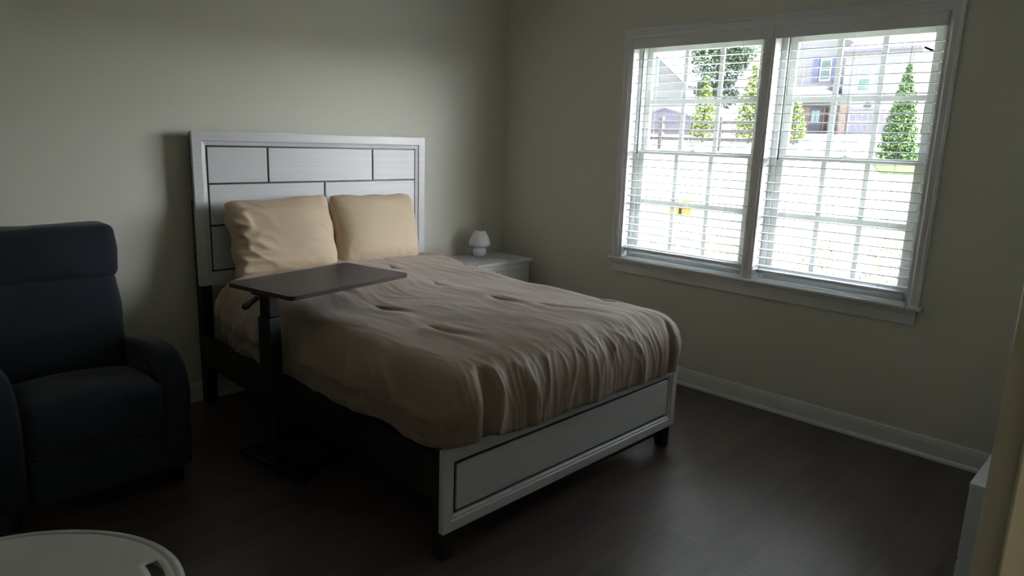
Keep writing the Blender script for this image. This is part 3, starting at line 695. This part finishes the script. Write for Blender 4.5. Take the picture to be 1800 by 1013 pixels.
tree('shade_tree', 'tall dark leafy tree behind the fence, seen through the left window', 'tree', 30, 14.7, 5.0,
     [tuple(v * k_ + (.1 if n_ == 2 else 0) for n_, v in enumerate(b_)) for b_ in [(0, 0, 4.2, 1.8, 1.9, 1.5), (0, 1.2, 5.6, 1.5, 1.3, 1.2), (0, -1.3, 5.2, 1.4, 1.4, 1.4), (0, .3, 6.6, 1.4, 1.7, 1.0), (0, .9, 2.4, 1, .7, .8), (0, -.6, 2.2, 1, .9, 1.0), (.5, 2.6, 6.6, 1, .7, .6)]], 11000, .085, LD, trunk=.2)
cone = lambda h, r, n=7, z0=.25: [(0, 0, z0 + h * (k + .5) / n, r * (1 - k / n) ** .8, r * (1 - k / n) ** .8, h / n * .8) for k in range(n)]
tree('arborvitae', 'yellow green arborvitae behind the fence, left of the pair', 'shrub', 20, 9.6, 2.0, cone(2.05, .62), 2600, .055, LY, 'young arborvitae along the fence', .05)
tree('arborvitae', 'yellow green arborvitae behind the fence near the window mullion', 'shrub', 20, 7.78, 2.4, cone(2.5, .66), 2800, .055, LY, 'young arborvitae along the fence', .05)
tree('arborvitae', 'small yellow green arborvitae just inside the left edge of the right window', 'shrub', 20, 6.15, 1.3, cone(1.35, .42), 1600, .05, LY, 'young arborvitae along the fence', .05)
tree('spruce', 'conical green spruce standing on the lawn outside the right window', 'tree', 14, 1.12, 2.15, cone(2.1, .50, 11, .15), 9000, .030, LM, trunk=.05)
for (x, y, r, lab) in ((14.2, .25, .30, 'low round green bush at the foot of the conical spruce'),):
    tree('bush', lab, 'shrub', x, y, .4, [(0, 0, .3, r * 1.2, r * 1.3, .3)], 1400, .04, LM, trunk=.02)
tree('maple_sapling', 'thin sapling with reddish loose twigs beside the spruce', 'tree', 22, .6, 3.2, [(0, 0, 2.1, .6, .9, .5), (0, .2, 3.0, .4, .5, .4)], 420, .07, LM, trunk=.04)
ov = empty('overhanging_tree', 'leafy branch hanging in at the top of the right window', 'tree', loc=(7.0, -4.2, gz(7)))
bm = bmesh.new(); tube(bm, [(0, 0, 0), (0, .05, 2.0), (0, .1, 3.6)], [.11, .09, .05], 10); tube(bm, [(0, .1, 3.3), (0, 1.6, 3.9), (0, 3.4, 4.0)], [.04, .02, .008], 6); obj('trunk', bm, BARK, ov, smooth=True)
bm = bmesh.new(); foliage(bm, [(0, 3.3, 3.72, .4, .45, .28), (0, 4.1, 3.85, .3, .45, .15), (0, 1.5, 4.3, .8, 1.2, .5)], 420, .035); obj('crown', bm, LM, ov)

# post and rail fence
fence = empty('rail_fence', 'weathered post and rail fence crossing the yard outside', 'fence', loc=(16, 7.5, gz(16)))
for k, (zr) in enumerate((.34, .60, .86)):
    bm = bmesh.new(); box(bm, -.03, .03, -3.2, 9.5, zr - .05, zr + .05)
    for vv in bm.verts: vv.co.y = vv.co.y
    obj('rail', bm, FENCE, fence, bevel=.01)
for y in (-2.0, -.75, 1.35, 4.0, 6.5, 9.0): obj('post', B((-.07, .07, y - .07, y + .07, -.1, 1.02)), FENCE, fence, bevel=.01)

# houses across the yard --------------------------------------------------
def gable(bm, x0, x1, ya, yb, zb, ze, zr):
    """gabled volume whose ridge runs along x; gable end faces the window"""
    pts = [(ya, zb), (yb, zb), (yb, ze), ((ya + yb) / 2, zr), (ya, ze)]
    prism(bm, pts, lambda p: (x0, p[0], p[1]), lambda p: (x1, p[0], p[1]))
def roof(bm, x0, x1, ya, yb, ze, zr, t=.12, o=.25):
    ym = (ya + yb) / 2; sl = (zr - ze) / (ym - ya)
    for s, e in ((-1, ya - o), (1, yb + o)):
        za = ze - sl * o
        pts = [(e, za), (ym, zr), (ym, zr + t), (e, za + t)]
        prism(bm, pts, lambda p: (x0 - o, p[0], p[1]), lambda p: (x1, p[0], p[1]))
hA = empty('house', 'white gabled house beyond the fence, seen through the left window', 'house', loc=(34, 20, 2.3))
def ha(o): o.location = (-34, -20, -2.3); return o
bm = bmesh.new(); gable(bm, 33, 42, 18.6, 27.0, 2.2, 5.2, 8.6); ha(obj('wall', bm, SIDING, hA))
bm = bmesh.new(); roof(bm, 33, 42, 18.6, 27.0, 5.2, 8.6); ha(obj('roof', bm, ROOF, hA))
w_ = ha(obj('window', B((32.93, 33.0, 20.25, 20.85, 5.0, 6.6)), TRIM, hA)); obj('pane', B((32.91, 32.93, 20.33, 20.77, 5.08, 6.52)), WINLT, w_)
shd = empty('shed', 'low grey roofed shed behind the fence at the far left of the view', 'shed', loc=(26, 14.5, 2.0))
def sh(o): o.location = (-26, -14.5, -2.0); return o
bm = bmesh.new(); gable(bm, 25, 27.4, 13.0, 16.0, 1.9, 2.82, 3.24); sh(obj('wall', bm, ROOF, shd)); bm = bmesh.new(); roof(bm, 25, 27.4, 13.0, 16.0, 2.82, 3.24, .08, .1); sh(obj('roof', bm, ROOF, shd))

hB = empty('house', 'large pale two storey house with a brick entrance and garage, seen through the right window', 'house', loc=(28, 6, 2.3))
def hb_(o): o.location = (-28, -6, -2.3); return o
bm = bmesh.new(); gable(bm, 29.0, 40, 7.55, 11.4, 2.0, 5.9, 7.5); hb_(obj('wall', bm, SIDING, hB))
bm = bmesh.new(); box(bm, 28.0, 40, 4.75, 7.7, 2.0, 5.75); hb_(obj('wall', bm, SIDING, hB))
bm = bmesh.new(); roof(bm, 29.0, 40, 7.55, 11.4, 5.9, 7.5); hb_(obj('roof', bm, ROOF, hB))
bm = bmesh.new(); prism(bm, [(27.7, 5.75), (33, 7.6), (40, 5.75), (40, 5.65), (27.7, 5.65)], lambda p: (p[0], 4.75, p[1]), lambda p: (p[0], 7.75, p[1])); hb_(obj('roof', bm, ROOF, hB))
hb_(obj('brick_porch', B((28.6, 29.0, 8.55, 10.2, 2.0, 3.45), (28.6, 29.0, 7.62, 7.85, 2.0, 3.8), (27.9, 28.0, 7.35, 7.62, 2.1, 3.6)), BRICK, hB))
bm = bmesh.new(); prism(bm, [(8.7, 4.35), (7.5, 3.78), (7.5, 3.68), (10.6, 3.68), (10.6, 4.35)], lambda p: (27.7, p[0], p[1]), lambda p: (29.0, p[0], p[1])); hb_(obj('porch_roof', bm, SIDING, hB))
bm = bmesh.new(); prism(bm, [(7.45, 4.6), (8.5, 4.45), (7.45, 3.95)], lambda p: (28.5, p[0], p[1]), lambda p: (28.95, p[0], p[1])); hb_(obj('porch_gable', bm, ROOF, hB))
w_ = hb_(obj('window', B((28.93, 29.0, 8.62, 9.12, 4.62, 5.55)), TRIM, hB)); obj('pane', B((28.90, 28.93, 8.67, 9.07, 4.67, 5.07), (28.90, 28.93, 8.67, 9.07, 5.12, 5.50)), WINDK, w_)
for ya in (8.30, 9.17): hb_(obj('shutter', B((28.92, 28.98, ya, ya + .28, 4.6, 5.6)), SHUT, hB))
w_ = hb_(obj('window', B((27.95, 28.0, 5.95, 7.10, 4.05, 5.05)), TRIM, hB))
obj('pane', B((27.92, 27.95, 6.62, 7.05, 4.08, 4.55)), WINDK, w_); obj('pane', B((27.92, 27.95, 6.62, 7.05, 4.58, 5.0), (27.92, 27.95, 6.0, 6.45, 4.08, 5.0)), WINLT, w_)
d_ = hb_(obj('door', B((28.52, 28.6, 8.62, 9.18, 2.2, 3.42)), DOORP, hB)); obj('pane', B((28.49, 28.52, 8.72, 8.89, 2.75, 3.3), (28.49, 28.52, 8.92, 9.08, 2.75, 3.3)), WINLT, d_)
gd = hb_(obj('garage_door', B((27.93, 28.0, 5.3, 7.3, 2.15, 3.25)), SIDING, hB))
for i in range(8):
    for zz in (2.35, 2.85):
        y = 5.38 + i * .235; obj('garage_panel', B((27.90, 27.93, y, y + .15, zz, zz + (.35 if zz < 2.5 else .24))), GARG, gd)
bm = bmesh.new(); lathe(bm, [(.03, .18), (.05, .1), (.16, .02), (.14, 0)], (27.85, 6.55, 3.42), 14); hb_(obj('wall_lantern', bm, BLACKMETAL, hB))
hC = empty('house', 'neighbouring house with a lavender shingled roof at the right edge of the right window', 'house', loc=(30, 3, 2.3))
def hc_(o): o.location = (-30, -3, -2.3); return o
bm = bmesh.new(); box(bm, 30, 40, -2.5, 4.6, 2.0, 3.9); hc_(obj('wall', bm, SIDING, hC))
bm = bmesh.new(); prism(bm, [(29.6, 3.9), (34, 6.0), (40, 3.9)], lambda p: (p[0], -2.8, p[1]), lambda p: (p[0], 4.7, p[1])); hc_(obj('roof', bm, ROOF, hC))
bm = bmesh.new(); gable(bm, 29.2, 31, 3.0, 4.7, 2.0, 3.9, 4.8); hc_(obj('gable', bm, SIDING, hC))
hc_(obj('garage_door', B((29.12, 29.2, 3.1, 4.5, 2.2, 3.2)), GARG, hC))

# shrubs and the yellow thing close to the house
for i, (x, y, r, h_, lab) in enumerate(((1.75, -.25, .26, .92, 'sparse sunlit shrub under the left end of the left window'), (1.9, -.75, .26, .86, 'sparse sunlit shrub below the middle of the left window'),
                               (1.55, -1.30, .20, .80, 'yellowish shrub below the mullion of the double window'), (1.9, -1.85, .2, .9, 'sparse shrub under the left end of the right window'), (1.9, -2.4, .24, .86, 'sparse sunlit shrub below the middle of the right window'))):
    z = gz(x); root = empty('shrub', lab, 'shrub', 'foundation shrubs under the windows', loc=(x, y, z - .02))
    bm = bmesh.new()
    for k in range(7):
        a = k * .9 + i; tube(bm, [(0, 0, 0), (.4 * r * math.cos(a), .4 * r * math.sin(a), h_ * .6), (.9 * r * math.cos(a), .9 * r * math.sin(a), h_ * 1.05)], [.006, .004, .002], 5)
    obj('stems', bm, BARK, root)
    bm = bmesh.new(); foliage(bm, [(0, 0, h_ * .85, r, r, .26)], 300, .013); obj('leaves', bm, LYD, root)
yt = empty('yard_toy', 'small yellow and orange plastic box standing on the bright lawn', 'toy', loc=(6.3, 2.06, gz(6.3)))
yo = obj('box', B((-.10, .10, .03, .21, 0, .24)), YEL, yt, bevel=.02); obj('box_half', B((-.10, .10, -.21, -.03, 0, .24)), ORG, yt, bevel=.02)
obj('divider', B((-.08, .08, -.03, .03, 0, .20)), BLACKMETAL, yt)
